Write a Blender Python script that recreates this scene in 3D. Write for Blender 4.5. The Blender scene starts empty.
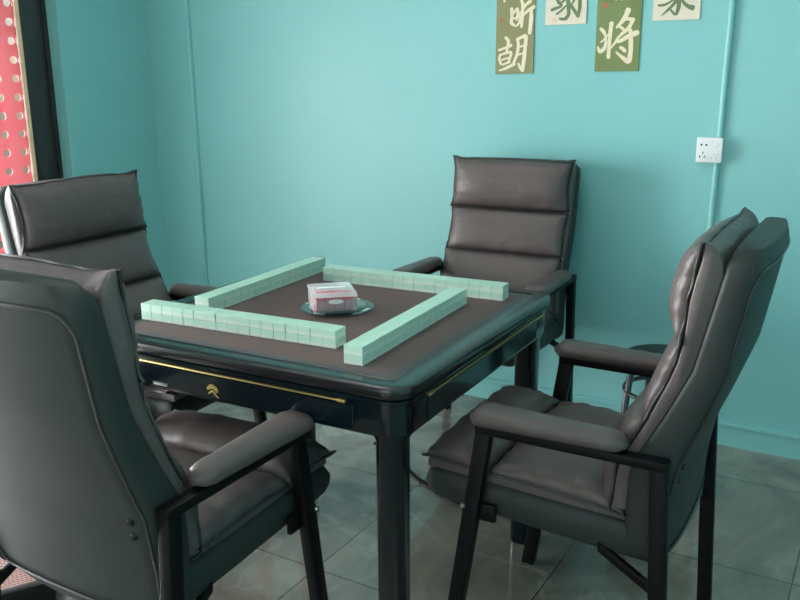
import bpy, bmesh, math, random
from math import sin, cos, pi, radians
from mathutils import Vector, Matrix, noise
random.seed(7)
COL = bpy.context.scene.collection

# ------------------------------------------------------------------ materials
def principled(name, base, rough=.5, metal=0., coat=0., spec=.5, bump=None, vary=0., vscale=3., sheen=0., coat_rough=.05):
    m = bpy.data.materials.new(name); m.use_nodes = True
    nt = m.node_tree; b = nt.nodes['Principled BSDF']
    b.inputs['Base Color'].default_value = (*base, 1); b.inputs['Roughness'].default_value = rough
    b.inputs['Metallic'].default_value = metal; b.inputs['Coat Weight'].default_value = coat
    b.inputs['Coat Roughness'].default_value = coat_rough
    b.inputs['Specular IOR Level'].default_value = spec
    if sheen: b.inputs['Sheen Weight'].default_value = sheen
    tc = nt.nodes.new('ShaderNodeTexCoord')
    if vary:
        n = nt.nodes.new('ShaderNodeTexNoise'); n.inputs['Scale'].default_value = vscale; n.inputs['Detail'].default_value = 5
        nt.links.new(tc.outputs['Object'], n.inputs['Vector'])
        mx = nt.nodes.new('ShaderNodeMix'); mx.data_type = 'RGBA'
        mx.inputs[6].default_value = (*[c * (1 - vary) for c in base], 1); mx.inputs[7].default_value = (*[min(1, c * (1 + vary)) for c in base], 1)
        nt.links.new(n.outputs['Fac'], mx.inputs[0]); nt.links.new(mx.outputs[2], b.inputs['Base Color'])
    if bump:
        sc, st, di = bump
        n = nt.nodes.new('ShaderNodeTexNoise'); n.inputs['Scale'].default_value = sc; n.inputs['Detail'].default_value = 6
        nt.links.new(tc.outputs['Object'], n.inputs['Vector'])
        bp = nt.nodes.new('ShaderNodeBump'); bp.inputs['Strength'].default_value = st; bp.inputs['Distance'].default_value = di
        nt.links.new(n.outputs['Fac'], bp.inputs['Height']); nt.links.new(bp.outputs['Normal'], b.inputs['Normal'])
    return m

def creases(m, scale, strength, dist, stretch=(1, 1, 1)):
    """a second, broader bump under the grain: soft folds in the leather"""
    nt = m.node_tree; b = nt.nodes['Principled BSDF']; fine = b.inputs['Normal'].links[0].from_node
    tc = nt.nodes.new('ShaderNodeTexCoord'); mp = nt.nodes.new('ShaderNodeMapping'); mp.inputs['Scale'].default_value = stretch
    n = nt.nodes.new('ShaderNodeTexNoise'); n.inputs['Scale'].default_value = scale; n.inputs['Detail'].default_value = 3; n.inputs['Distortion'].default_value = 1.2
    bp = nt.nodes.new('ShaderNodeBump'); bp.inputs['Strength'].default_value = strength; bp.inputs['Distance'].default_value = dist
    nt.links.new(tc.outputs['Object'], mp.inputs[0]); nt.links.new(mp.outputs[0], n.inputs['Vector']); nt.links.new(n.outputs['Fac'], bp.inputs['Height'])
    nt.links.new(bp.outputs['Normal'], fine.inputs['Normal'])
M = {}
M['wall'] = principled('teal_wall_paint', (.225, .53, .53), .36, vary=.03, vscale=2, bump=(60, .06, .001), spec=.5)
M['skirt'] = principled('teal_skirting_paint', (.225, .535, .532), .35, bump=(30, .05, .002))
M['ceil'] = principled('white_ceiling_paint', (.80, .82, .80), .8, vary=.02)
M['leather'] = principled('dark_grey_leather', (.098, .079, .077), .44, spec=.38, vary=.08, vscale=6, bump=(260, .12, .0006))
M['leather_back'] = principled('dark_grey_leatherette', (.030, .037, .035), .5, spec=.22, vary=.06, vscale=5, bump=(320, .10, .0005))
creases(M['leather'], 9, .5, .008, (1, 1, 1.6))
M['piping'] = principled('black_piping', (.028, .028, .030), .4)
M['frame'] = principled('black_powder_coat', (.004, .0045, .005), .45, spec=.14, bump=(500, .05, .0003))
M['bolt'] = principled('steel_bolt', (.55, .55, .55), .3, metal=1)
M['darkbolt'] = principled('blackened_bolt', (.02, .02, .02), .35, metal=.6)
M['lacquer'] = principled('black_green_lacquer', (.003, .008, .011), .16, spec=.35, coat=.25, coat_rough=.06, bump=(8, .02, .002))
M['rim'] = principled('satin_black_rim', (.010, .010, .011), .22, spec=.5, coat=.3, coat_rough=.14)
M['felt'] = principled('brown_table_felt', (.125, .088, .084), .85, vary=.10, vscale=40, bump=(500, .2, .0006), spec=.25)
M['border'] = principled('charcoal_border_felt', (.055, .062, .064), .6, vary=.08, vscale=30, bump=(400, .15, .0005))
M['gold'] = principled('brushed_gold', (.50, .38, .14), .42, metal=.8, bump=(200, .1, .0003))
M['tile_back'] = principled('mint_tile_back', (.47, .68, .56), .3, coat=.1, vary=.03, vscale=10)
M['tile_face'] = principled('white_tile_face', (.62, .72, .67), .3, coat=.1)
M['white_plastic'] = principled('white_socket_plastic', (.82, .82, .83), .3)
M['hole'] = principled('socket_hole_black', (.015, .015, .015), .6)
M['grey_mark'] = principled('grey_print', (.42, .42, .45), .5)
M['poster_green'] = principled('olive_green_board', (.17, .22, .075), .6, vary=.12, vscale=9)
M['poster_olive'] = principled('faded_olive_board', (.24, .235, .105), .6, vary=.12, vscale=9)
M['poster_cream'] = principled('cream_board', (.72, .64, .52), .6, vary=.05, vscale=14)
M['ink_cream'] = principled('cream_brush_paint', (.80, .70, .52), .6)
M['ink_green'] = principled('green_brush_paint', (.13, .19, .09), .6)
M['seal'] = principled('red_seal_ink', (.45, .13, .07), .7)
M['pale_seal'] = principled('faded_red_seal_ink', (.78, .48, .40), .7)
M['cable'] = principled('black_rubber', (.006, .006, .006), .8, spec=.1)
M['chrome'] = principled('grey_metal_tube', (.14, .145, .15), .35, metal=.8)
M['black_plastic'] = principled('black_plastic', (.010, .010, .011), .5, bump=(90, .05, .0004))
M['alu'] = principled('black_window_frame', (.018, .012, .012), .3, coat=.3)
M['wood'] = principled('pale_wood_trim', (.85, .58, .40), .5, vary=.08, vscale=12)
M['pink'] = principled('pink_card_pack', (.62, .40, .45), .5, vary=.1, vscale=60)
M['redprint'] = principled('red_print', (.60, .07, .12), .5)
M['label'] = principled('white_paper_label', (.85, .83, .82), .6)
M['dial'] = principled('dark_dial_plastic', (.03, .045, .047), .25, coat=.4)
M['mesh_tan'] = principled('pinkish_tan_mesh', (.46, .28, .25), .55)
M['outside'] = principled('pale_paving_outside', (.45, .44, .42), .8, vary=.1)
M['die'] = principled('white_die', (.85, .84, .82), .3)

def clear_plastic(name, tint, alpha, rough=.08):
    m = bpy.data.materials.new(name); m.use_nodes = True; nt = m.node_tree
    nt.nodes.clear(); o = nt.nodes.new('ShaderNodeOutputMaterial')
    t = nt.nodes.new('ShaderNodeBsdfTransparent'); t.inputs[0].default_value = (*tint, 1)
    g = nt.nodes.new('ShaderNodeBsdfPrincipled'); g.inputs['Base Color'].default_value = (*tint, 1); g.inputs['Roughness'].default_value = rough
    lw = nt.nodes.new('ShaderNodeLayerWeight'); lw.inputs[0].default_value = .35
    ad = nt.nodes.new('ShaderNodeMath'); ad.operation = 'ADD'; ad.use_clamp = True; ad.inputs[1].default_value = alpha
    nt.links.new(lw.outputs['Fresnel'], ad.inputs[0])
    mx = nt.nodes.new('ShaderNodeMixShader'); nt.links.new(ad.outputs[0], mx.inputs[0])
    nt.links.new(t.outputs[0], mx.inputs[1]); nt.links.new(g.outputs[0], mx.inputs[2]); nt.links.new(mx.outputs[0], o.inputs[0])
    return m
M['glass'] = clear_plastic('window_glass', (.96, .98, .97), .0, .02)
M['clear'] = clear_plastic('clear_plastic', (.95, .92, .93), .10, .08)
M['dial_glass'] = clear_plastic('teal_clear_dome', (.62, .85, .82), .25, .05)

def red_sheet():
    m = bpy.data.materials.new('red_perforated_sheet'); m.use_nodes = True; nt = m.node_tree
    b = nt.nodes['Principled BSDF']; b.inputs['Base Color'].default_value = (.42, .075, .10, 1); b.inputs['Roughness'].default_value = .45
    tr = nt.nodes.new('ShaderNodeBsdfTranslucent'); tr.inputs[0].default_value = (.60, .15, .19, 1)
    mx = nt.nodes.new('ShaderNodeMixShader'); mx.inputs[0].default_value = .3
    nt.links.new(b.outputs[0], mx.inputs[1]); nt.links.new(tr.outputs[0], mx.inputs[2])
    nt.links.new(mx.outputs[0], nt.nodes['Material Output'].inputs[0]); return m
M['red'] = red_sheet()

def floor_mat():
    m = bpy.data.materials.new('polished_grey_marble_tiles'); m.use_nodes = True; nt = m.node_tree; L = nt.links
    b = nt.nodes['Principled BSDF']; tc = nt.nodes.new('ShaderNodeTexCoord')
    n1 = nt.nodes.new('ShaderNodeTexNoise'); n1.inputs['Scale'].default_value = 1.6; n1.inputs['Detail'].default_value = 9; n1.inputs['Roughness'].default_value = .62; n1.inputs['Distortion'].default_value = .9
    L.new(tc.outputs['Object'], n1.inputs['Vector'])
    r1 = nt.nodes.new('ShaderNodeValToRGB'); e = r1.color_ramp.elements
    e[0].position = .32; e[0].color = (.062, .062, .054, 1); e[1].position = .72; e[1].color = (.36, .32, .27, 1)
    L.new(n1.outputs['Fac'], r1.inputs[0])
    # veins: thin ridges of a warped noise
    n2 = nt.nodes.new('ShaderNodeTexNoise'); n2.inputs['Scale'].default_value = 2.3; n2.inputs['Detail'].default_value = 7; n2.inputs['Distortion'].default_value = .5
    L.new(tc.outputs['Object'], n2.inputs['Vector'])
    s = nt.nodes.new('ShaderNodeMath'); s.operation = 'SUBTRACT'; s.inputs[1].default_value = .5; L.new(n2.outputs['Fac'], s.inputs[0])
    a = nt.nodes.new('ShaderNodeMath'); a.operation = 'ABSOLUTE'; L.new(s.outputs[0], a.inputs[0])
    r2 = nt.nodes.new('ShaderNodeValToRGB'); e = r2.color_ramp.elements
    e[0].position = 0; e[0].color = (1, 1, 1, 1); e[1].position = .016; e[1].color = (0, 0, 0, 1); L.new(a.outputs[0], r2.inputs[0])
    mv = nt.nodes.new('ShaderNodeMix'); mv.data_type = 'RGBA'; mv.inputs[7].default_value = (.40, .39, .35, 1)
    mm = nt.nodes.new('ShaderNodeMath'); mm.operation = 'MULTIPLY'; mm.inputs[1].default_value = .22; L.new(r2.outputs[0], mm.inputs[0])
    L.new(mm.outputs[0], mv.inputs[0]); L.new(r1.outputs[0], mv.inputs[6])
    br = nt.nodes.new('ShaderNodeTexBrick'); br.offset = 0.0; br.inputs['Scale'].default_value = 1.0
    br.inputs['Brick Width'].default_value = .6; br.inputs['Row Height'].default_value = .6; br.inputs['Mortar Size'].default_value = .0022; br.inputs['Mortar Smooth'].default_value = .1
    br.inputs['Color1'].default_value = (1, 1, 1, 1); br.inputs['Color2'].default_value = (.80, .80, .80, 1); br.inputs['Mortar'].default_value = (.25, .25, .25, 1)
    mp = nt.nodes.new('ShaderNodeMapping'); mp.inputs['Location'].default_value = (.58, .29, 0)
    L.new(tc.outputs['Object'], mp.inputs[0]); L.new(mp.outputs[0], br.inputs['Vector'])
    mu = nt.nodes.new('ShaderNodeMix'); mu.data_type = 'RGBA'; mu.blend_type = 'MULTIPLY'; mu.inputs[0].default_value = 1
    L.new(mv.outputs[2], mu.inputs[6]); L.new(br.outputs['Color'], mu.inputs[7]); L.new(mu.outputs[2], b.inputs['Base Color'])
    b.inputs['Roughness'].default_value = .13; b.inputs['Coat Weight'].default_value = .5; b.inputs['Coat Roughness'].default_value = .04
    bp = nt.nodes.new('ShaderNodeBump'); bp.inputs['Strength'].default_value = .25; bp.inputs['Distance'].default_value = .002
    L.new(br.outputs['Fac'], bp.inputs['Height']); bp.invert = True; L.new(bp.outputs[0], b.inputs['Normal'])
    return m
M['floor'] = floor_mat()

# ------------------------------------------------------------------ mesh helpers
def link(name, bm, mats, parent=None, smooth=35, loc=None, mat=None):
    if mat is not None: bmesh.ops.transform(bm, matrix=mat, verts=bm.verts)
    bmesh.ops.recalc_face_normals(bm, faces=bm.faces)
    me = bpy.data.meshes.new(name); bm.to_mesh(me); bm.free()
    for m in (mats if isinstance(mats, (list, tuple)) else [mats]): me.materials.append(m)
    if smooth:
        for p in me.polygons: p.use_smooth = True
        me.set_sharp_from_angle(angle=radians(smooth))
    o = bpy.data.objects.new(name, me); COL.objects.link(o)
    if parent: o.parent = parent
    if loc: o.location = loc
    return o
def tag(o, label=None, cat=None, group=None, kind=None):
    if label: o['label'] = label
    if cat: o['category'] = cat
    if group: o['group'] = group
    if kind: o['kind'] = kind
    return o
def empty(name, loc=(0, 0, 0), rz=0.):
    o = bpy.data.objects.new(name, None); COL.objects.link(o); o.location = loc; o.rotation_euler = (0, 0, rz); o.empty_display_size = .1
    return o
def copy_tree(o, parent=None):
    c = o.copy(); COL.objects.link(c)
    if parent: c.parent = parent
    for ch in [k for k in bpy.data.objects if k.parent == o]: copy_tree(ch, c)
    return c

def add_box(bm, x0, x1, y0, y1, z0, z1, bev=0., seg=2, mi=0):
    vs = [bm.verts.new((x, y, z)) for x in (x0, x1) for y in (y0, y1) for z in (z0, z1)]
    fs = [bm.faces.new([vs[i] for i in q]) for q in ((0, 1, 3, 2), (4, 6, 7, 5), (0, 4, 5, 1), (2, 3, 7, 6), (0, 2, 6, 4), (1, 5, 7, 3))]
    for f in fs: f.material_index = mi
    if bev:
        es = list({e for f in fs for e in f.edges})
        r = bmesh.ops.bevel(bm, geom=es, offset=bev, segments=seg, profile=.5, affect='EDGES')
        for f in r['faces']: f.material_index = mi
    return vs
def box(*a, **k):
    bm = bmesh.new(); add_box(bm, *a, **k); return bm
def ring_loft(bm, rings, caps=True, close=False, mi=0):
    vr = [[bm.verts.new(p) for p in r] for r in rings]; n = len(vr[0]); K = len(vr)
    for i in range(K if close else K - 1):
        a, b = vr[i], vr[(i + 1) % K]
        for j in range(n):
            f = bm.faces.new((a[j], a[(j + 1) % n], b[(j + 1) % n], b[j])); f.material_index = mi
    if caps and not close:
        bm.faces.new(vr[0][::-1]).material_index = mi; bm.faces.new(vr[-1]).material_index = mi
    return vr
def tube(bm, pts, r, n=10, closed=False, mi=0):
    pts = [Vector(p) for p in pts]; K = len(pts); rings = []
    rr = r if isinstance(r, (list, tuple)) else [r] * K
    prev = None
    for i, p in enumerate(pts):
        if closed: t = pts[(i + 1) % K] - pts[i - 1]
        else: t = pts[min(i + 1, K - 1)] - pts[max(i - 1, 0)]
        t.normalize()
        if prev is None:
            u = t.orthogonal().normalized()
        else:
            u = (prev - t * prev.dot(t)).normalized()
        prev = u; v = t.cross(u)
        rings.append([p + (u * cos(2 * pi * j / n) + v * sin(2 * pi * j / n)) * rr[i] for j in range(n)])
    if closed:
        # align last ring to first to avoid twist
        best = min(range(n), key=lambda s: (rings[-1][s] - rings[0][0]).length)
        vr = [[bm.verts.new(q) for q in R] for R in rings]
        for i in range(K - 1):
            for j in range(n): bm.faces.new((vr[i][j], vr[i][(j + 1) % n], vr[i + 1][(j + 1) % n], vr[i + 1][j])).material_index = mi
        for j in range(n): bm.faces.new((vr[-1][(j + best) % n], vr[-1][(j + 1 + best) % n], vr[0][(j + 1) % n], vr[0][j])).material_index = mi
    else:
        ring_loft(bm, rings, mi=mi)
def bar(bm, a, b, wx, wy, bev=.004):
    """square-section bar between two points, section wx along X and wy along the other axis, ends cut level"""
    a = Vector(a); b = Vector(b)
    d = b - a
    if abs(d.z) > abs(d.y):
        off = [(-wx, -wy, 0), (wx, -wy, 0), (wx, wy, 0), (-wx, wy, 0)]
    else:
        off = [(-wx, 0, -wy), (wx, 0, -wy), (wx, 0, wy), (-wx, 0, wy)]
    r = [[p + Vector(o) * .5 for o in off] for p in (a, b)]
    n0 = len(bm.edges)
    vr = ring_loft(bm, r)
    if bev:
        vs = {v for q in vr for v in q}
        es = [e for e in bm.edges if e.verts[0] in vs and e.verts[1] in vs]
        bmesh.ops.bevel(bm, geom=es, offset=bev, segments=2, profile=.5, affect='EDGES')
def rsq(h, r, n=8, cx=0, cy=0, hy=None):
    hy = hy or h; out = []
    for k, (sx, sy) in enumerate(((1, 1), (-1, 1), (-1, -1), (1, -1))):
        for j in range(n + 1):
            t = pi / 2 * (k + j / n)
            out.append((cx + sx * (h - r) + r * cos(t), cy + sy * (hy - r) + r * sin(t)))
    return out
def lathe(bm, prof, n=32, cx=0, cy=0, mi=0):
    rings = [[(cx + r * cos(2 * pi * j / n), cy + r * sin(2 * pi * j / n), z) for j in range(n)] for r, z in prof]
    ring_loft(bm, rings, mi=mi)
def lerp(tab, x):
    if x <= tab[0][0]: return tab[0][1]
    for (a, b), (c, d) in zip(tab, tab[1:]):
        if x <= c:
            t = (x - a) / (c - a); return b + (d - b) * t
    return tab[-1][1]
def nz(x, y, z=0): return noise.noise(Vector((x, y, z)))

# ------------------------------------------------------------------ the room, in a frame turned with the back wall
WA = -.065
RM = Matrix.Translation((0, 1.3966, 0)) @ Matrix.Rotation(WA, 4, 'Z') @ Matrix.Translation((.0288, 0, 0)) @ Matrix.Scale(.9744, 4)
XL, XR, YF, ZC = -2.05, 2.6, -5.2, 2.85
def struct(name, bm, mats, **k):
    o = link(name, bm, mats, **k); o.matrix_world = RM; o['kind'] = 'structure'; return o
bm = box(XL - 1.6, XR + .12, YF - .12, .12, -.1, 0); fl = struct('floor', bm, M['floor'], smooth=0)
struct('ceiling', box(XL - .12, XR + .12, YF - .12, .12, ZC, ZC + .1), M['ceil'], smooth=0)
struct('wall_back', box(XL - .12, XR + .12, 0, .12, 0, ZC), M['wall'], smooth=0)
struct('wall_right', box(XR, XR + .12, YF - .12, 0, 0, ZC), M['wall'], smooth=0)
OY0, OY1, OZ = -3.9, -.544, 2.45     # glazed opening in the left wall
bm = bmesh.new()
add_box(bm, XL - .12, XL, OY1, 0, 0, ZC); add_box(bm, XL - .12, XL, YF - .12, OY0, 0, ZC); add_box(bm, XL - .12, XL, OY0, OY1, OZ, ZC)
struct('wall_left', bm, M['wall'], smooth=0)
bm = bmesh.new()
add_box(bm, XL, -.6, YF - .12, YF, 0, ZC); add_box(bm, 1.6, XR, YF - .12, YF, 0, ZC); add_box(bm, -.6, 1.6, YF - .12, YF, 2.3, ZC)
struct('wall_front', bm, M['wall'], smooth=0)
bm = bmesh.new(); add_box(bm, -.55, .48, YF - .07, YF - .05, .05, 2.25); add_box(bm, .52, 1.55, YF - .07, YF - .05, .05, 2.25)
d1 = struct('door_1', bm, M['glass'], smooth=0)
bm = bmesh.new()
for x0, x1 in ((-.6, -.55), (.48, .52), (1.55, 1.6)): add_box(bm, x0, x1, YF - .1, YF - .02, 0, 2.3)
add_box(bm, -.55, 1.55, YF - .1, YF - .02, 2.25, 2.3); add_box(bm, -.55, 1.55, YF - .1, YF - .02, 0, .05)
f = link('door_frame', bm, M['alu'], smooth=0); f.parent = d1

def skirting(name, run):
    # profile (distance from wall, height): a flat tile with a rounded ledge along its top
    prof = [(0, 0), (.012, 0), (.012, .078), (.020, .081), (.022, .088), (.020, .096), (.012, .099), (0, .099)]
    (x0, y0), (x1, y1), (nx, ny) = run
    rings = [[(x + nx * d, y + ny * d, z) for d, z in prof] for x, y in ((x0, y0), (x1, y1))]
    bm = bmesh.new(); ring_loft(bm, rings); return struct(name, bm, M['skirt'], smooth=50)
skirting('baseboard_back', ((XL, 0), (XR, 0), (0, -1)))
skirting('baseboard_left', ((XL, -.022), (XL, OY1), (1, 0)))
skirting('baseboard_right', ((XR, -.022), (XR, YF), (-1, 0)))

# glazed unit in the left opening
bm = bmesh.new(); add_box(bm, XL - .12, XL - .11, OY0 + .02, OY1 - .07, .02, OZ - .02)
w1 = struct('window_1', bm, M['glass'], smooth=0)
bm = bmesh.new(); fx0, fx1 = XL - .118, XL - .07
add_box(bm, fx0, fx1, OY1 - .142, OY1 - .0, 0, OZ, bev=.004); add_box(bm, fx0, fx1, OY0, OY0 + .10, 0, OZ, bev=.004)
add_box(bm, fx0, fx1, OY0 + .1, OY1 - .124, OZ - .1, OZ, bev=.004); add_box(bm, fx0, fx1, OY0 + .1, OY1 - .124, 0, .06, bev=.004)
add_box(bm, fx0, fx1, -2.28, -2.18, .06, OZ - .1, bev=.004)
add_box(bm, fx1, fx1 + .006, OY1 - .03, OY1 - .022, 0, OZ)
f = link('window_frame', bm, M['alu'], smooth=30); f.parent = w1
bm = bmesh.new(); add_box(bm, fx1 - .012, fx1 + .002, OY1 - .164, OY1 - .143, .06, OZ - .1, bev=.003)
add_box(bm, fx1 + .002, fx1 + .005, OY1 - .156, OY1 - .151, .06, OZ - .1)
f = link('window_trim', bm, M['wood'], smooth=30); f.parent = w1; f['label'] = 'pale wood strip inside the black frame'

# red perforated sheet standing outside the glass: real round holes in a staggered grid
def perforated(y0, y1, z0, z1, px, pz, r, x, th):
    bm = bmesh.new(); n = 12; done = set()
    cols = int((y1 - y0) / px); rows = int((z1 - z0) / pz)
    for i in range(cols):
        for j in range(rows):
            a0, a1 = y0 + i * px, y0 + (i + 1) * px; b0, b1 = z0 + j * pz, z0 + (j + 1) * pz
            cy, cz = (a0 + a1) / 2, (b0 + b1) / 2; o = []; c = []
            for k in range(n):
                t = 2 * pi * k / n + pi / 4; dy, dz = cos(t), sin(t); s = 1 / max(abs(dy), abs(dz))
                o.append(bm.verts.new((x, cy + dy * s * px / 2, cz + dz * s * pz / 2))); c.append(bm.verts.new((x, cy + dy * r, cz + dz * r)))
            for k in range(n): bm.faces.new((o[k], o[(k + 1) % n], c[(k + 1) % n], c[k]))
    bmesh.ops.remove_doubles(bm, verts=bm.verts, dist=1e-5)
    g = bmesh.ops.solidify(bm, geom=bm.faces[:], thickness=th)
    return bm
PX, PZ = .088, .083
o = link('perforated_screen', perforated(-1.42, -.56, .02, 2.44, PX, PZ, .0180, XL - .17, .004), M['red'], smooth=0); o.matrix_world = RM
tag(o, 'red perforated sheet with round holes behind the window glass on the left', 'screen')

# ------------------------------------------------------------------ painted conduits and the socket on the back wall
def on_wall(name, bm, mats, **k):
    o = link(name, bm, mats, **k)
    if not k.get('parent'): o.matrix_world = RM
    return o
def conduit(x0, z0, x1, z1, w=.022, d=.014):
    bm = bmesh.new(); rings = []
    for x, z in ((x0, z0), (x1, z1)):
        rings.append([(x - w / 2, -.0, z), (x - w / 2, -d * .6, z), (x - w * .28, -d * .95, z), (x, -d, z), (x + w * .28, -d * .95, z), (x + w / 2, -d * .6, z), (x + w / 2, 0, z)])
    ring_loft(bm, rings); return bm
def clip(bm, x, z, w=.034, d=.018, h=.02):
    add_box(bm, x - w / 2, x + w / 2, -d, 0, z - h / 2, z + h / 2, bev=.003)
o = on_wall('cable_conduit', conduit(-1.757, .10, -1.775, ZC, .026, .022), M['wall'], smooth=60); tag(o, 'teal painted cable conduit running down the back wall near its left corner', 'conduit')
for cx_, cz_ in ((-1.7615, .41), (-1.769, 1.55)):
    bm = bmesh.new(); clip(bm, cx_, cz_); k = link('conduit_clip', bm, M['wall'], parent=o)
o = on_wall('cable_conduit', conduit(.768, 1.165, .786, ZC, .022, .018), M['wall'], smooth=60); tag(o, 'teal painted conduit coming down the back wall into the top of the white socket', 'conduit')
o = on_wall('cable_conduit', conduit(.748, .10, .766, 1.077, .022, .018), M['wall'], smooth=60); tag(o, 'teal painted conduit below the white socket, running down behind the chair', 'conduit')

t = empty('wall_socket'); t.matrix_world = RM @ Matrix.Translation((.741, 0, 1.121))
tag(t, 'white double power socket mounted on the teal back wall', 'socket')
bm = box(-.043, .043, -.030, 0, -.043, .043, bev=.004, seg=3); link('back_box', bm, M['white_plastic'], parent=t)
bm = box(-.0445, .0445, -.038, -.030, -.0445, .0445, bev=.003, seg=3); link('face_plate', bm, M['white_plastic'], parent=t)
bm = bmesh.new()
def hole(bm, x, z, r=.0028, sq=0, ang=0):
    n = 12; v = []
    if sq:
        for a, b in ((-sq, -r), (sq, -r), (sq, r), (-sq, r)):
            v.append((x + a * cos(ang) - b * sin(ang), z + a * sin(ang) + b * cos(ang)))
    else: v = [(x + r * cos(2 * pi * k / n), z + r * sin(2 * pi * k / n)) for k in range(n)]
    ring_loft(bm, [[(a, -.0381, b) for a, b in v], [(a, -.0387, b) for a, b in v]])
bm.free()
for args in ((-.028, .018, .0037), (-.011, .018, .0037), (-.021, -.010, .0016, .0040, pi / 2), (-.031, -.024, .0016, .0044, radians(120)), (-.014, -.024, .0016, .0044, radians(60))):
    bm = bmesh.new(); hole(bm, *args); link('socket_hole', bm, M['hole'], parent=t)
for args in ((.010, -.026, .0009, .0038, pi / 2), (.024, -.026, .0009, .0038, pi / 2), (.0305, -.014, .0009, .0038, pi / 2), (.018, -.014, .0012, .0026), (.030, .020, .0009, .0060, pi / 2), (.008, .029, .0009, .003), (.024, .012, .0008, .005)):
    bm = bmesh.new(); hole(bm, *args); link('printed_mark', bm, M['grey_mark'], parent=t)

# ------------------------------------------------------------------ calligraphy boards
def strokes(lst, T):
    bm = bmesh.new(); k = 0
    for pts, ws in lst:
        k += 1; y = -.0052 - k * .00012
        P = [Vector(T(*p)) for p in pts]; sc = (Vector(T(100, 100)) - Vector(T(0, 100))).length / 100
        if not isinstance(ws, (list, tuple)): ws = [ws] * len(P)
        # resample with Catmull-Rom for a brushed line
        Q = []; W = []
        for i in range(len(P) - 1):
            p0, p1, p2, p3 = P[max(i - 1, 0)], P[i], P[i + 1], P[min(i + 2, len(P) - 1)]
            for s in range(6):
                u = s / 6; Q.append(.5 * ((2 * p1) + (-p0 + p2) * u + (2 * p0 - 5 * p1 + 4 * p2 - p3) * u * u + (-p0 + 3 * p1 - 3 * p2 + p3) * u ** 3)); W.append(ws[i] + (ws[i + 1] - ws[i]) * u)
        Q.append(P[-1]); W.append(ws[-1])
        Lf = []; Rt = []
        for i, q in enumerate(Q):
            d = (Q[min(i + 1, len(Q) - 1)] - Q[max(i - 1, 0)]).normalized(); n = Vector((-d.y, d.x)); w = W[i] * sc * .5 * (1 + .10 * nz(i * .9, k * 3.1))
            Lf.append(q + n * w); Rt.append(q - n * w)
        d0 = (Q[0] - Q[1]).normalized(); d1 = (Q[-1] - Q[-2]).normalized(); w0 = W[0] * sc * .5; w1 = W[-1] * sc * .5
        def cap(c, d, w, a):
            n = Vector((-d.y, d.x)); return [c + d * w * sin(t) * .8 + n * w * cos(t) for t in a]
        start = cap(Q[0], d0, w0, [pi * s / 5 for s in range(1, 5)])   # goes from +n to -n about d0
        end = cap(Q[-1], d1, w1, [pi * s / 5 for s in range(1, 5)])
        # build as strips to stay safe on concave strokes
        def quad(a, b, c, d_):
            top = [bm.verts.new((p.x, y, p.y)) for p in (a, b, c, d_)]; bot = [bm.verts.new((p.x, -.0042, p.y)) for p in (a, b, c, d_)]
            try:
                bm.faces.new(top)
                for q in range(4): bm.faces.new((top[q], top[(q + 1) % 4], bot[(q + 1) % 4], bot[q]))
            except ValueError: pass
        for i in range(len(Q) - 1): quad(Lf[i], Lf[i + 1], Rt[i + 1], Rt[i])
        for c, ring in ((Q[0], start), (Q[-1], end)):
            ring = [Vector(r) for r in ring]; a0 = (Rt[0] if ring is start else None)
            full = ([Rt[0]] + ring + [Lf[0]]) if c is Q[0] else ([Lf[-1]] + ring + [Rt[-1]])
            for a, b in zip(full, full[1:]):
                top = [bm.verts.new((p.x, y, p.y)) for p in (Vector(c), a, b)]; bm.faces.new(top)
                bot = [bm.verts.new((p.x, -.0042, p.y)) for p in (a, b)]; bm.faces.new((top[1], top[2], bot[1], bot[0]))
    return bm
def board(x0, w, z0, h, mat, label, chars, T, ink, seal=None, sealmat='seal'):
    t = empty('calligraphy_board'); t.matrix_world = RM @ Matrix.Translation((x0, 0, z0))
    tag(t, label, 'wall sign', 'calligraphy boards hung on the back wall')
    bm = box(0, w, -.0050, -.0005, 0, h, bev=.0006, seg=1); link('board_panel', bm, mat, parent=t)
    if chars:
        for nm, st in chars: link(nm, strokes(st, T), ink, parent=t, smooth=0)
    if seal:
        sx, sz, s = seal; bm = bmesh.new()
        add_box(bm, sx - s, sx + s, -.0054, -.0049, sz - s, sz + s)
        link('seal_stamp', bm, M[sealmat], parent=t, smooth=0)
    return t
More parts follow.
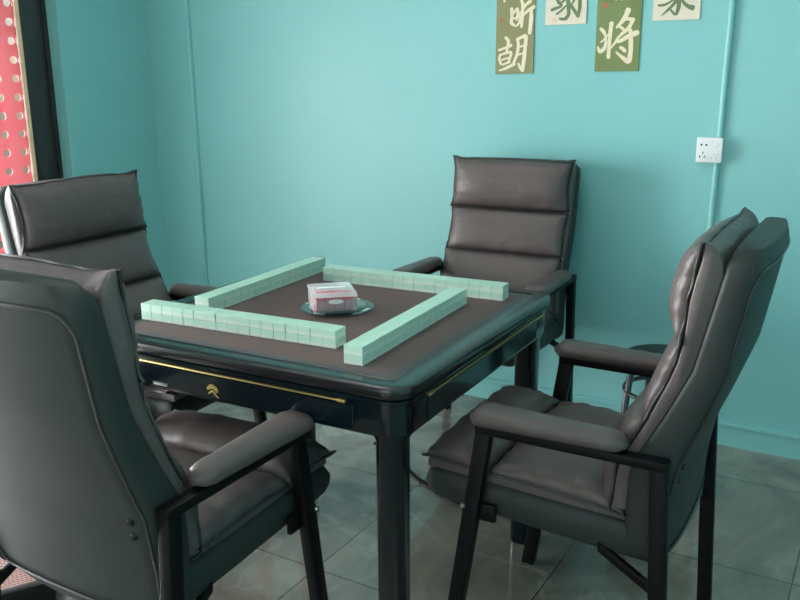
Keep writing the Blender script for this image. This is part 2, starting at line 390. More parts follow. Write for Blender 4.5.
# board 1 (left): cream strokes on olive
def T1(x, y): return ((x - (42 + 8 * (553 - y) / 553)) * .000580, (552 - y) * .00053)
ting = [([(160, 88), (162, 140), (160, 188), (182, 205)], [24, 22, 24, 16]), ([(170, 125), (200, 90), (205, 130), (196, 168)], [14, 20, 22, 14]), ([(165, 160), (200, 148)], 12),
        ([(226, 28), (240, 60), (238, 120), (236, 170), (232, 218)], [16, 24, 22, 24, 18]), ([(214, 130), (236, 105), (262, 66), (296, 40)], [12, 16, 18, 22]),
        ([(242, 140), (280, 105), (322, 82)], [14, 20, 24]), ([(300, 95), (302, 160), (296, 225), (292, 264)], [20, 28, 28, 24]), ([(190, 215), (214, 190), (222, 140)], [10, 16, 14])]
hu = [([(118, 290), (138, 315), (134, 350), (126, 392)], [20, 24, 20, 18]), ([(68, 380), (110, 366), (160, 346)], [18, 16, 20]), ([(78, 412), (72, 445), (86, 482)], [18, 18, 16]),
      ([(82, 414), (120, 402), (158, 398), (150, 440), (140, 468)], [14, 16, 20, 18, 16]), ([(90, 450), (140, 436)], 12), ([(72, 528), (120, 512), (186, 480)], [10, 20, 22]),
      ([(100, 484), (150, 466)], 14), ([(206, 300), (212, 350), (204, 410), (186, 455), (170, 490)], [18, 22, 22, 20, 12]),
      ([(200, 308), (240, 290), (266, 290), (262, 370), (256, 440), (244, 530)], [16, 20, 28, 26, 28, 24]), ([(212, 362), (256, 350)], 12), ([(206, 418), (252, 404)], 12), ([(214, 478), (228, 508), (242, 530)], [14, 20, 20])]
top1 = [([(92, -60), (98, -20), (108, 34)], [26, 24, 16]), ([(100, -70), (170, -85), (232, -96)], [20, 18, 24]), ([(170, -170), (165, -60), (150, -20)], [24, 22, 10])]
board(-.115, .161, 1.393, .49, M['poster_olive'], 'olive green board with cream brush calligraphy, leftmost on the back wall', [('brush_character', top1), ('brush_character', ting), ('brush_character', hu)], T1, M['ink_cream'], (.022, .205, .006))
# board 2: green strokes on cream
def T2(x, y): return ((x - (80 + 10 * (405 - y) / 405)) * .000253, (392 - y) * .00025)
b2 = [([(185, 172), (250, 150), (335, 128)], [44, 46, 34]), ([(262, 236), (330, 192), (410, 120)], [30, 34, 26]), ([(310, 305), (400, 308), (450, 240), (446, 110), (430, -40), (420, -160)], [34, 52, 56, 60, 62, 50]),
      ([(250, -30), (290, 60), (345, 112)], [44, 50, 36]), ([(330, 80), (400, 20), (440, -60)], [30, 40, 40]), ([(435, 40), (510, 150), (600, 275)], [40, 46, 56]), ([(580, -60), (540, 30), (508, 92)], [40, 42, 24]),
      ([(625, -160), (622, 0), (622, 140), (602, 262)], [44, 54, 52, 42]), ([(230, -40), (420, -90), (640, -130)], [34, 40, 50]), ([(300, -200), (330, -100), (300, 10)], [44, 40, 30])]
board(.090, .163, 1.572, .30, M['poster_cream'], 'cream board with dark green brush character, second from left on the wall', [('brush_character', b2)], T2, M['ink_green'], (.038, .018, .0075), 'pale_seal')
# board 3: large cream character on green, with a small caption line
def T3(x, y): return ((x - (30 + 25 * (535 - y) / 535)) * .0005, (530 - y) * .0005)
jiang = [([(78, 222), (98, 240), (110, 262)], [22, 28, 22]), ([(112, 262), (118, 320), (104, 366), (72, 384), (56, 352)], [16, 24, 30, 30, 14]), ([(78, 320), (108, 296), (136, 262)], [10, 14, 10]),
         ([(160, 186), (150, 260), (144, 340), (138, 428)], [34, 30, 26, 30]), ([(284, 96), (262, 146), (226, 190), (198, 218)], [40, 36, 26, 16]), ([(236, 168), (280, 160), (322, 168)], [20, 22, 30]),
         ([(318, 172), (286, 226), (240, 262), (212, 290)], [26, 28, 24, 14]), ([(226, 214), (250, 232)], 20), ([(192, 320), (230, 312), (280, 286), (352, 258)], [18, 28, 32, 38]),
         ([(302, 240), (306, 320), (304, 400), (290, 458), (250, 436), (196, 392)], [28, 34, 34, 40, 28, 12]), ([(226, 358), (246, 370), (264, 388)], [18, 28, 24]), ([(158, 362), (196, 314), (212, 284)], [10, 20, 14])]
tb = board(.294, .166, 1.398, .485, M['poster_green'], 'green board with one large cream brush character, third from left', [('brush_character', jiang)], T3, M['ink_cream'], (.030, .236, .0085))
cap = []
for i, ch in enumerate(('J', 'I', 'A', 'N', 'G')):
    x = 186 + i * 36; a, b = 4, 26
    d = {'J': [([(x + 18, a), (x + 17, b - 4), (x + 2, b)], 6), ([(x + 6, a), (x + 26, a)], 5)],
         'I': [([(x + 12, a), (x + 12, b)], 7), ([(x + 2, a), (x + 22, a)], 4), ([(x + 2, b), (x + 22, b)], 4)],
         'A': [([(x + 2, b), (x + 13, a)], 5), ([(x + 13, a), (x + 26, b)], 7), ([(x + 6, b - 8), (x + 22, b - 8)], 4)],
         'N': [([(x + 4, b), (x + 4, a)], 5), ([(x + 4, a), (x + 24, b)], 7), ([(x + 24, b), (x + 24, a)], 5)],
         'G': [([(x + 26, a + 3), (x + 12, a), (x + 3, (a + b) / 2), (x + 12, b), (x + 26, b - 3)], 6), ([(x + 26, b - 3), (x + 26, b - 12), (x + 18, b - 12)], 5)]}[ch]
    cap += d
link('caption', strokes(cap, T3), M['ink_cream'], parent=tb, smooth=0)
# board 4
def T4(x, y): return ((x - (35 + 8 * (310 - y) / 310)) * .00025, (290 - y) * .00025)
b4 = [([(118, 80), (200, 76), (280, 40), (350, -20)], [34, 36, 30, 40]), ([(372, 10), (330, 70), (260, 140), (168, 222)], [60, 44, 40, 12]), ([(396, -160), (398, 0), (400, 110), (372, 212)], [50, 62, 62, 40]),
      ([(280, 132), (310, 170), (352, 214)], [30, 28, 34]), ([(425, 0), (480, 70), (530, 108), (596, 134)], [40, 44, 54, 72]), ([(180, -100), (400, -130), (600, -160)], [34, 36, 50]), ([(250, -60), (290, -30)], 40), ([(540, -90), (490, -40)], 40)]
board(.500, .165, 1.572, .30, M['poster_cream'], 'cream board with dark green brush character, rightmost on the wall', [('brush_character', b4)], T4, M['ink_green'])

# ------------------------------------------------------------------ the recliner chair (occupant faces +Y, X to the right)
SF = [(0.38, -0.17), (0.5, -0.165), (0.6, -0.168), (0.6543, -0.1962), (0.7086, -0.2242), (0.8081, -0.2688), (0.9167, -0.2924), (1.0344, -0.3169)]     # front face of the shell
RF = [(0.38, -0.232), (0.5, -0.24), (0.609, -0.2561), (0.7086, -0.2942), (0.8081, -0.3288), (0.9167, -0.3474), (1.0344, -0.3669)]
def shell_bm(half=.243):
    bm = bmesh.new(); rings = []
    N = 26; z0, z1 = .375, 1.040
    for i in range(N + 1):
        t = i / N; z = z0 + (z1 - z0) * t
        f, r = lerp(SF, z), lerp(RF, z); hw = half
        e = min(t, 1 - t) * (z1 - z0)               # round ends
        R = .036 if t > .5 else .05
        if e < R:
            k = 1 - math.sqrt(max(0, 1 - ((R - e) / R) ** 2)); hw -= R * k * (.9 if t > .5 else 1.0)
            m = (f + r) / 2; s = 1 - .28 * k; f, r = m + (f - m) * s, m + (r - m) * s
        ring = []; c = .014; bulge = .020
        # front edge left->right, then rear right->left with a soft belly
        fr = [(-hw + c, f), (-hw * .5, f + .002), (0, f + .003), (hw * .5, f + .002), (hw - c, f)]
        sd = [(hw - .003, f - .006), (hw, f - c), (hw, (f + r) / 2), (hw - .001, r + .012), (hw - .006, r + .003)]
        rr = [(x * hw, r - bulge * (1 - abs(x) ** 2.6)) for x in (.95, .85, .6, .3, 0, -.3, -.6, -.85, -.95)]
        sl = [(-x, y) for x, y in sd[::-1]]
        ring = [(x, y, z) for x, y in fr + sd + rr + sl]
        rings.append(ring)
    ring_loft(bm, rings); return bm
def seam_loop(bm, half=.231, r=.0030):
    pts = []; z0, z1 = .40, 1.003
    def rear(x, z): return lerp(RF, z) - .020 * (1 - abs(x / .236) ** 2.6) - .0015
    R = .05
    n = 22
    for i in range(n + 1):
        z = z0 + R + (z1 - z0 - 2 * R) * i / n; pts.append((half, z))
    for i in range(1, 7): a = pi / 2 * i / 6; pts.append((half - R + R * cos(a), z1 - R + R * sin(a)))
    for i in range(1, 12): pts.append((half - R - (2 * half - 2 * R) * i / 12, z1))
    for i in range(0, 7): a = pi / 2 + pi / 2 * i / 6; pts.append((-half + R + R * cos(a), z1 - R + R * sin(a)))
    for i in range(1, n): z = z1 - R - (z1 - z0 - 2 * R) * i / n; pts.append((-half, z))
    for i in range(0, 7): a = pi + pi / 2 * i / 6; pts.append((-half + R + R * cos(a), z0 + R + R * sin(a)))
    for i in range(1, 12): pts.append((-half + R + (2 * half - 2 * R) * i / 12, z0))
    for i in range(0, 6): a = 1.5 * pi + pi / 2 * i / 6; pts.append((half - R + R * cos(a), z0 + R + R * sin(a)))
    tube(bm, [(x, rear(x, z), z) for x, z in pts], r, 6, closed=True)

def puff(hw, edge, nrm_off, bulge, nu=30, nv=18, ear=0., seed=0, wr=.0035, under=.012, top_ear=0., skew=0., px=2.2, pv=2.0):
    """a stuffed cushion: edge(v)->(y,z) centre line on its seam for v in 0..1, nrm_off(v)->(ny,nz) outward, bulge = height"""
    bm = bmesh.new(); fr = []; bk = []
    for j in range(nv + 1):
        v = j / nv; V = 2 * v - 1
        y0, z0 = edge(v); ny, nzv = nrm_off(v)
        rf = []; rb = []
        for i in range(nu + 1):
            U = -1 + 2 * i / nu
            U = math.copysign(abs(U) ** .85, U)
            prof = (max(0, 1 - abs(U) ** (px * 2)) ** .5) * (max(0, 1 - abs(V) ** (pv * 1.6)) ** .55)
            h = bulge * prof
            eu = 1 - abs(U); ev = 1 - abs(V)
            g = math.exp(-eu / .16) * (1 - math.exp(-eu / .02)); gv = math.exp(-ev / .30) * (1 - math.exp(-ev / .05))
            w = wr * (sin(v * 21 + 2.2 * nz(seed, v * 3) * 3 + seed) * g * 1.4 + 1.1 * sin(U * 17 + 3 * nz(U * 3, seed)) * gv) + wr * 1.2 * nz(U * 2.2 + seed, v * 3.1, seed) * prof
            x = U * hw * (1 + ear * max(0, abs(V)) ** 6 - .035 * (1 - V * V) * abs(U)) + .0008 * sin(v * 26 + seed) * (abs(U) ** 8)
            up = top_ear * (abs(U) ** 7) * (max(0, V) ** 4)
            sag = skew * (1 - U * U) * max(0, V) ** 3
            rf.append((x, y0 + ny * (h + w), z0 + nzv * (h + w) + up + sag))
            rb.append((x * .985, y0 - ny * under * prof, z0 - nzv * under * prof + up + sag))
        fr.append(rf); bk.append(rb)
    VF = [[bm.verts.new(p) for p in r] for r in fr]
    VB = [[(VF[j][i] if i in (0, nu) or j in (0, nv) else bm.verts.new(bk[j][i])) for i in range(nu + 1)] for j in range(nv + 1)]
    for j in range(nv):
        for i in range(nu):
            bm.faces.new((VF[j][i], VF[j][i + 1], VF[j + 1][i + 1], VF[j + 1][i]))
            bm.faces.new((VB[j][i], VB[j + 1][i], VB[j + 1][i + 1], VB[j][i + 1]))
    loop = [tuple(VF[0][i].co) for i in range(nu + 1)] + [tuple(VF[j][nu].co) for j in range(1, nv + 1)] + [tuple(VF[nv][i].co) for i in range(nu - 1, -1, -1)] + [tuple(VF[j][0].co) for j in range(nv - 1, 0, -1)]
    return bm, loop

GT = [(.50, .030), (.65, .024), (.72, .028), (.82, .032), (.87, .034), (.95, .046), (1.04, .046)]     # thickness of the cushion's side gusset
def seam_pt(z): return lerp(SF, z) + lerp(GT, z)
def make_chair():
    t = empty('recliner_chair')
    lea, fr = M['leather'], M['frame']
    # seat
    bm = bmesh.new(); rings = []
    for y, zb, zt in ((-.236, .390, .470), (-.05, .398, .476), (.10, .407, .482), (.22, .415, .488), (.262, .420, .490), (.278, .430, .486), (.284, .446, .478)):
        c = .012; hw = .236
        rings.append([(-hw + c, y, zb), (hw - c, y, zb), (hw, y, zb + c), (hw, y, zt - c), (hw - c, y, zt), (-hw + c, y, zt), (-hw, y, zt - c), (-hw, y, zb + c)])
    ring_loft(bm, rings); base = link('seat_base', bm, M['leather_back'], parent=t, smooth=60)
    # main seat cushion + front roll on a thin gusset
    bm = bmesh.new(); rings = []
    for y, zb, zt in ((-.17, .470, .490), (.0, .476, .498), (.15, .482, .503), (.27, .487, .508), (.284, .489, .506)):
        hw = .224; rings.append([(-hw, y, zb), (hw, y, zb), (hw + .002, y, (zb + zt) / 2), (hw, y, zt), (-hw, y, zt), (-hw - .002, y, (zb + zt) / 2)])
    ring_loft(bm, rings); sc = link('seat_cushion', bm, lea, parent=t, smooth=60)
    def e1(v): return (-.165 + .300 * v, .488 + .020 * v)
    bm, lp = puff(.238, e1, lambda v: (0, 1), .046, 34, 22, ear=.01, seed=3.3, wr=.004)
    c = link('seat_pillow', bm, lea, parent=sc, smooth=0, )
    for p in c.data.polygons: p.use_smooth = True
    def e2(v): return (.130 + .154 * v, .508 + .008 * v)
    bm, lp2 = puff(.240, e2, lambda v: (.22 * v, 1), .050, 34, 16, ear=.045, seed=8.1, wr=.004, top_ear=.010)
    c = link('front_roll', bm, lea, parent=sc, smooth=0)
    for p in c.data.polygons: p.use_smooth = True
    bm = bmesh.new(); tube(bm, [(x * 1.004, y, z) for x, y, z in lp], .0028, 6, closed=True); tube(bm, [(x * 1.004, y, z) for x, y, z in lp2], .0028, 6, closed=True); link('piping', bm, M['piping'], parent=sc, smooth=60)
    # back
    sh = link('backrest_shell', shell_bm(), M['leather_back'], parent=t, smooth=50)
    bm = bmesh.new(); seam_loop(bm); link('back_seam', bm, M['piping'], parent=sh, smooth=60)
    for z in (.572, .602):
        for s in (-1, 1):
            bm = bmesh.new(); y = lerp(RF, z) - .004; rings = []
            for rr, dy in ((.0001, -.006), (.004, -.006), (.007, -.003), (.0075, 0), (.0075, .006)):
                rings.append([(s * .200 + rr * cos(2 * pi * k / 12), y + dy - .003, z + rr * sin(2 * pi * k / 12)) for k in range(12)])
            ring_loft(bm, rings); link('bolt', bm, M['darkbolt'], parent=sh, smooth=40)
    # boxed side and top of the back cushion, lofted across its width
    bm = bmesh.new(); rings = []
    Us = [-1.02, -1.0, -.985] + [-.95 + 1.9 * i / 24 for i in range(25)] + [.985, 1.0, 1.02]
    for U in Us:
        e = max(0, abs(U) - .985) / .035; x = max(-1, min(1, U)) * .231 + math.copysign(.007 * math.sin(min(1, e) * pi / 2), U)
        A = min(1, abs(U)); rise = .017 * A ** 6 + .010 * (1 - A * A); sec = []
        for i in range(14): z = .50 + .49 * i / 13; sec.append((lerp(SF, z) - .004, z))
        yr, yf = lerp(SF, .99) - .004, seam_pt(1.036)
        for k in range(1, 9):
            th = k / 9 * pi / 2; sec.append((yr + (yf - yr) * (1 - cos(th)), .99 + (.046 + rise) * sin(th)))
        sec.append((yf - .002, 1.036 + rise))
        for i in range(14): z = 1.02 - .52 * i / 13; sec.append((seam_pt(z) - .004, z))
        if e > 0:
            s_ = .004 * (1 - cos(min(1, e) * pi / 2))
            sec2 = []
            for j, (yy, zz) in enumerate(sec):
                p, n = sec[j - 1], sec[(j + 1) % len(sec)]; d = Vector((n[0] - p[0], n[1] - p[1])).normalized()
                sec2.append((yy + d.y * s_, zz - d.x * s_))
            sec = sec2
        rings.append([(x, yy, zz) for yy, zz in sec])
    ring_loft(bm, rings); bc = link('back_cushion', bm, lea, parent=t, smooth=50)
    allp = []
    for nm, za, zb, bu, ear, te, sd, nv in (('lower_pillow', .495, .700, .046, .0, 0, 1.7, 16), ('middle_pillow', .700, .860, .038, .0, 0, 5.2, 14), ('head_pillow', .860, 1.036, .050, .03, .016, 9.4, 16)):
        def e(v, za=za, zb=zb): z = za + (zb - za) * v; return (seam_pt(z), z)
        def nn(v, za=za, zb=zb):
            z = za + (zb - za) * v; d = (seam_pt(z + .01) - seam_pt(z - .01)) / .02; n = Vector((1, -d)).normalized(); return (n.x, n.y)
        bm, lp = puff(.236, e, nn, bu, 34, nv, ear=ear, seed=sd, wr=.0024, top_ear=te, skew=.012 if te else 0)
        c = link(nm, bm, lea, parent=bc, smooth=0)
        for p in c.data.polygons: p.use_smooth = True
        allp.append(lp)
    bm = bmesh.new()
    for lp in allp: tube(bm, [(x * 1.004, y + .001 * sin(i * 1.1), z) for i, (x, y, z) in enumerate(lp)], .0030, 6, closed=True)
    # top closing of the cushion between the front seam and the shell
    link('piping', bm, M['piping'], parent=bc, smooth=60)
    # frame
    X = .261
    for s in (-1, 1):
        bm = bmesh.new(); bar(bm, (s * X, .130, .618), (s * (X + .002), .218, 0), .028, .036); l = link('front_leg', bm, fr, parent=t, smooth=30)
        bm = bmesh.new(); rings = []
        for rr, dx in ((.0001, .004), (.0045, .004), (.006, .001), (.006, -.004)): rings.append([(s * (X + .0155 + dx), .172 + rr * cos(2 * pi * k / 10), .442 + rr * sin(2 * pi * k / 10)) for k in range(10)])
        ring_loft(bm, rings); link('bolt', bm, M['bolt'], parent=l, smooth=40)
        bm = bmesh.new(); bar(bm, (s * X, -.232, .618), (s * X, -.264, 0), .028, .034); link('rear_leg', bm, fr, parent=t, smooth=30)
        bm = bmesh.new(); bar(bm, (s * X, -.249, .624), (s * X, .148, .624), .030, .020, .003)
        ar = link('arm_rail', bm, fr, parent=t, smooth=30)
        bm = bmesh.new(); add_box(bm, *sorted((s * (X - .016), s * (X - .004))), -.0 + .105, .165, .405, .445, bev=.003); link('mounting_plate', bm, fr, parent=t, smooth=30)
        bm = bmesh.new(); bar(bm, (s * (X - .030), -.115, .405), (s * (X - .020), -.245, .335), .016, .022, .003); link('brace', bm, fr, parent=t, smooth=30)
        # arm pad: domed, wider at the front
        bm = bmesh.new(); rings = []; K = 20
        for i in range(K + 1):
            u = i / K; y = -.168 + .328 * u; w = .030 + .014 * u; zb = .634; h = .038 + .004 * u
            e = min(u * .328, (1 - u) * .328); R = .034
            if e < R: k = math.sqrt(max(0.0, 1 - ((R - e) / R) ** 2)); w *= .32 + .68 * k; h *= .35 + .65 * k; zb += .009 * (1 - k)
            ring = []
            for a in range(16):
                th = 2 * pi * a / 16; cx, cz = cos(th), sin(th)
                ring.append((s * (X - .002) + w * math.copysign(abs(cx) ** .75, cx), y, zb + h / 2 + h / 2 * math.copysign(abs(cz) ** .8, cz) + .0010 * nz(y * 30, a)))
            rings.append(ring)
        ring_loft(bm, rings); ap = link('armrest', bm, lea, parent=t, smooth=60)
    return t
chairs = [(.684, -.030, 87, 'dark grey padded recliner chair at the right end, seen from its side'),
          (-.064, -.607, -3, 'dark grey recliner chair in the left foreground, seen from behind'),
          (.05, .945, 178, 'brownish grey recliner chair against the back wall, facing the camera'),
          (-.675, .048, -92, 'dark grey recliner chair behind the left side of the table, beside the window')]
c0 = make_chair()
for i, (x, y, a, lab) in enumerate(chairs):
    c = c0 if i == 0 else copy_tree(c0)
    c.location = (x, y, 0); c.rotation_euler = (0, 0, radians(a))
    tag(c, lab, 'chair', 'recliner chairs around the mahjong table')

# ------------------------------------------------------------------ the mahjong table
TX = -.016; TZ = .755; TH = .472
tb = empty('mahjong_table', (.021, -.024, 0), radians(-2)); tb.scale = (1.018, 1.018, 1); tag(tb, 'square black lacquered mahjong table with brown felt top and gold trim lines', 'table')
bm = bmesh.new(); prof = [(.389, TZ - .012), (.389, TZ + .0025), (.3905, TZ + .0035), (.393, TZ + .0025), (.396, TZ + .0018), (.412, TZ + .0030), (.428, TZ + .0030), (.4335, TZ + .0015), (.4365, TZ - .0015), (.4375, TZ - .006), (.4375, TZ - .019), (.4355, TZ - .022), (.428, TZ - .024), (.389, TZ - .024)]
rings = [[(x, y, z) for x, y in rsq(h, max(.010, h - .384), 8)] for h, z in prof]
ring_loft(bm, rings, close=True); link('tabletop_rim', bm, M['rim'], parent=tb, smooth=40)
bm = bmesh.new(); ring_loft(bm, [[(x, y, z) for x, y in rsq(h, .012, 4)] for h, z in ((.3895, TZ - .03), (.3895, TZ))]); 
ps = link('playing_surface', bm, M['felt'], parent=tb, smooth=30)
bm = bmesh.new(); ring_loft(bm, [[(x, y, z) for x, y in rsq(h, .012, 4)] for h, z in ((.362, TZ - .001), (.362, TZ + .00006), (.3885, TZ + .00006), (.3885, TZ - .001))], close=True)
link('felt_border', bm, M['border'], parent=ps, smooth=30)
# second bead and apron
bm = bmesh.new(); prof = [(.38, TZ - .024), (.429, TZ - .024), (.4335, TZ - .0275), (.4335, TZ - .033), (.429, TZ - .0365), (.38, TZ - .0365)]
ring_loft(bm, [[(x, y, z) for x, y in rsq(h, max(.012, h - .386), 8)] for h, z in prof], close=True); link('under_bead', bm, M['lacquer'], parent=tb, smooth=50)
bm = bmesh.new(); ring_loft(bm, [[(x, y, z) for x, y in rsq(h, .048, 8)] for h, z in ((.405, TZ - .108), (.423, TZ - .108), (.426, TZ - .104), (.426, TZ - .036), (.405, TZ - .036))], close=True)
ap = link('apron', bm, M['lacquer'], parent=tb, smooth=40)
def rotk(k): return Matrix.Rotation(k * pi / 2, 4, 'Z')
for k in range(4):       # one drawer with gold line per side
    g_ = .302 if k == 0 else .355; h_ = .318 if k == 1 else g_
    bm = bmesh.new(); add_box(bm, -.318, .318, -.4285, -.4250, TZ - .100, TZ - .050, bev=.0015); 
    dr = link('drawer', bm, M['lacquer'], parent=tb, smooth=0, mat=rotk(k))
    bm = bmesh.new(); add_box(bm, -h_, g_, -.4320, -.4255, TZ - .0450, TZ - .0415, bev=.0008); add_box(bm, -h_, -h_ + .019, -.4330, -.4255, TZ - .0465, TZ - .0400, bev=.0008); add_box(bm, g_ - .019, g_, -.4330, -.4255, TZ - .0465, TZ - .0400, bev=.0008)
    link('gold_strip', bm, M['gold'], parent=tb, smooth=30, mat=rotk(k))
    if k == 0:
        bm = bmesh.new()          # galloping-figure emblem
        def T0(x, y): return ((x - 430) * .00046, (225 - y) * .00046)
        em = strokes([([(402, 240), (425, 225), (455, 232)], [14, 22, 16]), ([(420, 225), (440, 232), (462, 246)], 10), ([(408, 262), (430, 248), (446, 262)], [7, 12, 8]), ([(440, 250), (452, 268), (466, 276)], [9, 8, 6]), ([(446, 226), (458, 234), (454, 250)], [10, 12, 8])], T0)
        bmesh.ops.transform(em, matrix=Matrix.Translation((-.040, -.4247, TZ - .072)), verts=em.verts)
        link('emblem', em, M['gold'], parent=dr, smooth=0)
    if k: continue
    bm = bmesh.new(); add_box(bm, -.215, -.172, -.4300, -.4280, TZ - .096, TZ - .089, bev=.0006); link('silver_plate', bm, M['bolt'], parent=dr, smooth=30, mat=rotk(k))
for sx, sy in ((1, 1), (1, -1), (-1, 1), (-1, -1)):
    bm = bmesh.new(); c = .381
    ring_loft(bm, [[(x, y, z) for x, y in rsq(h, r, 6, sx * c, sy * c)] for h, r, z in ((.026, .016, 0), (.029, .018, .006), (.030, .018, TZ - .125), (.036, .026, TZ - .115), (.036, .026, TZ - .10))])
    link('leg', bm, M['lacquer'], parent=tb, smooth=40)
bm = bmesh.new(); ring_loft(bm, [[(x, y, z) for x, y in rsq(h, .04, 6)] for h, z in ((.24, TZ - .185), (.275, TZ - .170), (.30, TZ - .11), (.32, TZ - .025), (.24, TZ - .025))]); link('machine_housing', bm, M['black_plastic'], parent=tb, smooth=40)
# centre dial
bm = bmesh.new(); lathe(bm, [(.0005, TZ + .001), (.104, TZ + .001), (.106, TZ + .002), (.104, TZ + .004), (.085, TZ + .005), (.0005, TZ + .005)], 48); dl = link('centre_dial', bm, M['dial'], parent=tb, smooth=40); dl.location = (-.012, .030, 0); dl.scale = (.90, .90, 1)
bm = bmesh.new(); lathe(bm, [(.0005, TZ + .005), (.082, TZ + .005), (.080, TZ + .009), (.070, TZ + .013), (.045, TZ + .016), (.0005, TZ + .017)], 40); link('dial_cover', bm, M['dial_glass'], parent=dl, smooth=50)
bm = bmesh.new()
for a in range(4):
    q = bmesh.new(); add_box(q, -.018, .018, -.100, -.088, TZ + .0045, TZ + .0058, bev=.001); bmesh.ops.transform(q, matrix=rotk(a), verts=q.verts)
    me = bpy.data.meshes.new('tmp'); q.to_mesh(me); q.free(); bm.from_mesh(me); bpy.data.meshes.remove(me)
link('dial_button', bm, M['tile_back'], parent=dl, smooth=30)

# ------------------------------------------------------------------ 136 tiles in four walls, two high
TL, TW, TT = .03348, .0457, .0209
def tile_bm():
    bm = bmesh.new(); g = .00020
    add_box(bm, -TL / 2 + g, TL / 2 - g, -TW / 2, TW / 2, .0001, TT, bev=.0011, seg=2)
    bmesh.ops.bisect_plane(bm, geom=bm.verts[:] + bm.edges[:] + bm.faces[:], plane_co=(0, 0, TT * .40), plane_no=(0, 0, 1))
    for f in bm.faces: f.material_index = 1 if f.calc_center_median().z < TT * .40 else 0
    return bm
proto = link('mahjong_tile', tile_bm(), [M['tile_back'], M['tile_face']], smooth=0)
ORD = ['first', 'second', 'third', 'fourth', 'fifth', 'sixth', 'seventh', 'eighth', 'ninth', 'tenth', 'eleventh', 'twelfth', 'thirteenth', 'fourteenth', 'fifteenth', 'sixteenth', 'seventeenth']
WN = [('front left', 'left end'), ('right', 'near end'), ('back', 'right end'), ('far left', 'far end')]
S0, D0 = -.3792, .2560
first = True
for k in range(4):
    for tier in range(2):
        for i in range(17):
            x, y = S0 + (i + .5) * TL + random.uniform(-.0002, .0002), -(D0 + TW / 2) + random.uniform(-.0005, .0005)
            for _ in range(k): x, y = -y, x
            o = proto if first else proto.copy()
            if not first: COL.objects.link(o)
            first = False
            o.location = (x, y, TZ + .0001 + tier * (TT + .0001)); o.rotation_euler = (0, 0, k * pi / 2 + random.uniform(-.004, .004))
            tag(o, 'mint mahjong tile, %s row of the %s wall, %s from its %s' % ('upper' if tier else 'lower', WN[k][0], ORD[i], WN[k][1]), 'mahjong tile', 'mahjong tiles stacked in four walls')

# ------------------------------------------------------------------ clear box on the dial
bx = empty('plastic_box', (.020, -.036, TZ + .0185), radians(39)); tag(bx, 'clear plastic box with pink packs and red print in the middle of the table', 'box')
hw, hd, hh = .055, .066, .044
bm = bmesh.new(); rings = [[(x, y, z) for x, y in rsq(hw - i, .006, 3, hy=hd - i)] for i, z in ((.002, 0), (0, .002), (0, hh - .008))]
ring_loft(bm, rings); link('box_body', bm, M['clear'], parent=bx, smooth=40)
bm = bmesh.new(); ring_loft(bm, [[(x, y, z) for x, y in rsq(hw + i, .006, 3, hy=hd + i)] for i, z in ((.0015, hh - .0078), (.0015, hh - .001), (0, hh))]); link('lid', bm, M['clear'], parent=bx, smooth=40)
bm = bmesh.new(); 
for i in range(4): add_box(bm, -.047 + i * .0238, -.047 + i * .0238 + .0225, -.058, .058, .0022, .0305, bev=.001)
link('pink_pack', bm, M['pink'], parent=bx, smooth=30)
bm = bmesh.new(); add_box(bm, -.048, .048, -.0662, -.0657, .0333, .0368)
for i in range(11): add_box(bm, -.044 + i * .008, -.040 + i * .008 + .001 * (i % 3), -.0662, -.0657, .0285, .0312)
add_box(bm, -.045, .045, -.040, -.030, hh + .0001, hh + .0005); link('red_print', bm, M['redprint'], parent=bx, smooth=0)
bm = bmesh.new(); n = 20
ring_loft(bm, [[(.001 + .019 * cos(2 * pi * j / n), y, .0255 + .0058 * sin(2 * pi * j / n)) for j in range(n)] for y in (-.0657, -.0665)]); link('oval_label', bm, M['label'], parent=bx, smooth=0)
bm = bmesh.new(); add_box(bm, -.038, .038, .008, .018, hh + .0001, hh + .0005); link('paper_label', bm, M['label'], parent=bx, smooth=0)

# ------------------------------------------------------------------ round stool, floor box, cable, ceiling lamps
st = empty('round_stool', (.705, .99, -.0)); tag(st, 'small round stool with black seat and grey tube legs behind the right chair', 'stool')
bm = bmesh.new(); lathe(bm, [(.0005, .398), (.135, .398), (.150, .402), (.155, .410), (.153, .419), (.140, .426), (.0005, .429)], 40); link('seat', bm, M['black_plastic'], parent=st, smooth=50)
for k in range(4):
    a = radians(45 + 90 * k - 12); bm = bmesh.new(); tube(bm, [(.118 * cos(a), .118 * sin(a), .40), (.128 * cos(a), .128 * sin(a), .32), (.160 * cos(a), .160 * sin(a), .0)], .0115, 12); link('leg', bm, M['chrome'], parent=st, smooth=60)
bm = bmesh.new(); tube(bm, [(.132 * cos(2 * pi * k / 36), .132 * sin(2 * pi * k / 36), .305) for k in range(36)], .008, 10, closed=True); link('foot_ring', bm, M['chrome'], parent=st, smooth=60)

fb = empty('floor_box', (-.766, -.593, 0), radians(56.5)); tag(fb, 'low black box with pinkish mesh top on the floor in the bottom left corner', 'box')
bm = bmesh.new(); ring_loft(bm, [[(x, y, z) for x, y in rsq(h, .03, 5, hy=hy)] for h, hy, z in ((.178, .128, 0), (.186, .136, .012), (.186, .136, .055), (.190, .140, .060), (.190, .140, .086), (.184, .134, .091), (.172, .122, .091), (.172, .122, .076))]); link('body', bm, M['black_plastic'], parent=fb, smooth=40)
bm = bmesh.new()
for i in range(34):
    x = -.168 + .336 * i / 33; add_box(bm, x - .0016, x + .0016, -.119, .119, .0805, .0835)
for i in range(25):
    y = -.118 + .236 * i / 24; add_box(bm, -.171, .171, y - .0016, y + .0016, .0830, .0855)
link('mesh_top', bm, M['mesh_tan'], parent=fb, smooth=0)
bm = bmesh.new(); add_box(bm, -.012, .012, -.125, .125, .0855, .095, bev=.002); link('divider_bar', bm, M['black_plastic'], parent=fb, smooth=30)
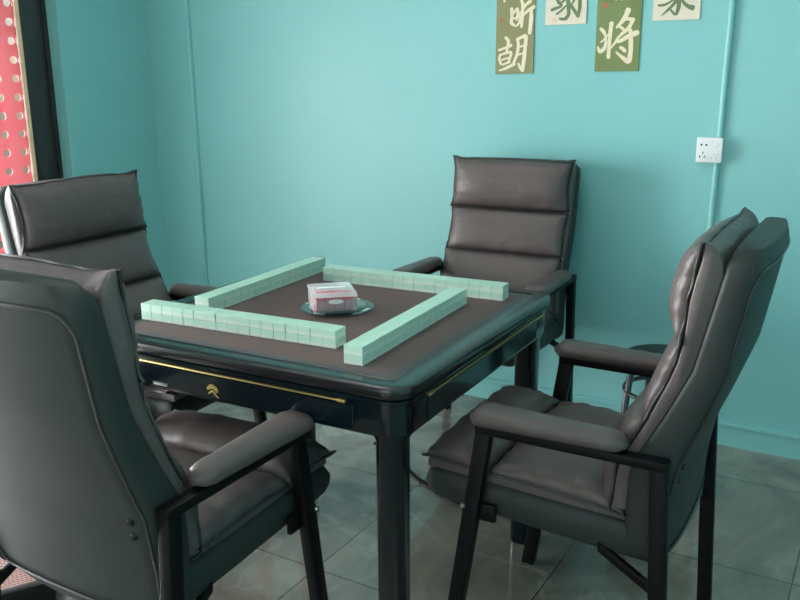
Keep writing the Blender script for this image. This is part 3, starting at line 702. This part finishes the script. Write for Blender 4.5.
bm = bmesh.new(); tube(bm, [(.150, -.118, .088), (.158, -.112, .109), (.160, -.080, .122), (.160, -.03, .124), (.158, .0, .109), (.150, .008, .088)], .003, 8); link('wire_handle', bm, M['cable'], parent=fb, smooth=60)

bm = bmesh.new(); P = [(-.30, .76, .006), (-.22, .74, .006), (-.144, .692, .006), (-.092, .626, .006), (-.036, .575, .006), (.012, .548, .006), (.057, .521, .006), (.14, .48, .006), (.24, .45, .006)]
Q = []
for i in range(len(P) - 1):
    p0, p1, p2, p3 = [Vector(P[j]) for j in (max(i - 1, 0), i, i + 1, min(i + 2, len(P) - 1))]
    for s in range(6): u = s / 6; Q.append(.5 * ((2 * p1) + (-p0 + p2) * u + (2 * p0 - 5 * p1 + 4 * p2 - p3) * u * u + (-p0 + 3 * p1 - 3 * p2 + p3) * u ** 3))
tube(bm, Q, .0055, 8); o = link('power_cable', bm, M['cable'], smooth=60); tag(o, 'black power cable lying on the marble floor beneath the table', 'cable')

def emis(name, col, s):
    m = bpy.data.materials.new(name); m.use_nodes = True; nt = m.node_tree; nt.nodes.clear()
    e = nt.nodes.new('ShaderNodeEmission'); e.inputs[0].default_value = (*col, 1); e.inputs[1].default_value = s
    o = nt.nodes.new('ShaderNodeOutputMaterial'); nt.links.new(e.outputs[0], o.inputs[0]); return m
M['led'] = emis('led_panel_light', (1., .95, .91), 8.)
for nm, x, y, lab in (('ceiling_lamp', -.5, -1.15, 'square white ceiling lamp above the mahjong table'), ('ceiling_lamp', .9, -3.4, 'square white ceiling lamp behind the camera')):
    t = empty(nm); t.matrix_world = RM @ Matrix.Translation((x, y, ZC)); tag(t, lab, 'ceiling lamp', 'ceiling lamps')
    bm = bmesh.new(); add_box(bm, -.31, .31, -.31, .31, -.05, 0, bev=.004); link('housing', bm, M['white_plastic'], parent=t)
    bm = bmesh.new(); add_box(bm, -.28, .28, -.28, .28, -.054, -.0505); link('diffuser', bm, M['led'], parent=t, smooth=0)

# ------------------------------------------------------------------ light
def area(name, loc, rot, sx, sy, power, col):
    l = bpy.data.lights.new(name, 'AREA'); l.shape = 'RECTANGLE'; l.size = sx; l.size_y = sy; l.energy = power; l.color = col
    o = bpy.data.objects.new(name, l); COL.objects.link(o); o.matrix_world = RM @ Matrix.Translation(loc) @ rot; return o
# daylight outside the glazed left wall (faces +X) and outside the front door (faces +Y)
area('daylight_left', (XL - 1.0, -2.1, 1.05), Matrix.Rotation(radians(-90), 4, 'Y'), 1.7, 3.6, 720, (1., .98, 1.))
area('daylight_front', (.5, YF - .5, 1.5), Matrix.Rotation(radians(90), 4, 'X'), 2.6, 2.4, 65, (1., .97, .94))
W = bpy.data.worlds.new('World'); bpy.context.scene.world = W; W.use_nodes = True
nt = W.node_tree; bg = nt.nodes['Background']; sky = nt.nodes.new('ShaderNodeTexSky'); sky.sky_type = 'NISHITA'; sky.sun_disc = False; sky.sun_elevation = radians(40)
nt.links.new(sky.outputs[0], bg.inputs[0]); bg.inputs[1].default_value = .12

# ------------------------------------------------------------------ camera
cd = bpy.data.cameras.new('Camera'); cam = bpy.data.objects.new('Camera', cd); COL.objects.link(cam)
cd.sensor_fit = 'HORIZONTAL'; cd.sensor_width = 36; cd.lens = 845.64 / 800 * 36; cd.clip_start = .02
yaw, pitch, roll = .4687, .2532, -.0067
cam.location = (1.1299, -1.8403, 1.3322)
cam.matrix_world = Matrix.Translation(cam.location) @ Matrix.Rotation(yaw, 4, 'Z') @ Matrix.Rotation(pi / 2 - pitch, 4, 'X') @ Matrix.Rotation(roll, 4, 'Z')
sc = bpy.context.scene; sc.camera = cam
vs = sc.view_settings; vs.view_transform = 'Standard'; vs.look = 'None'; vs.exposure = -.28; vs.gamma = 1; vs.use_curve_mapping = False
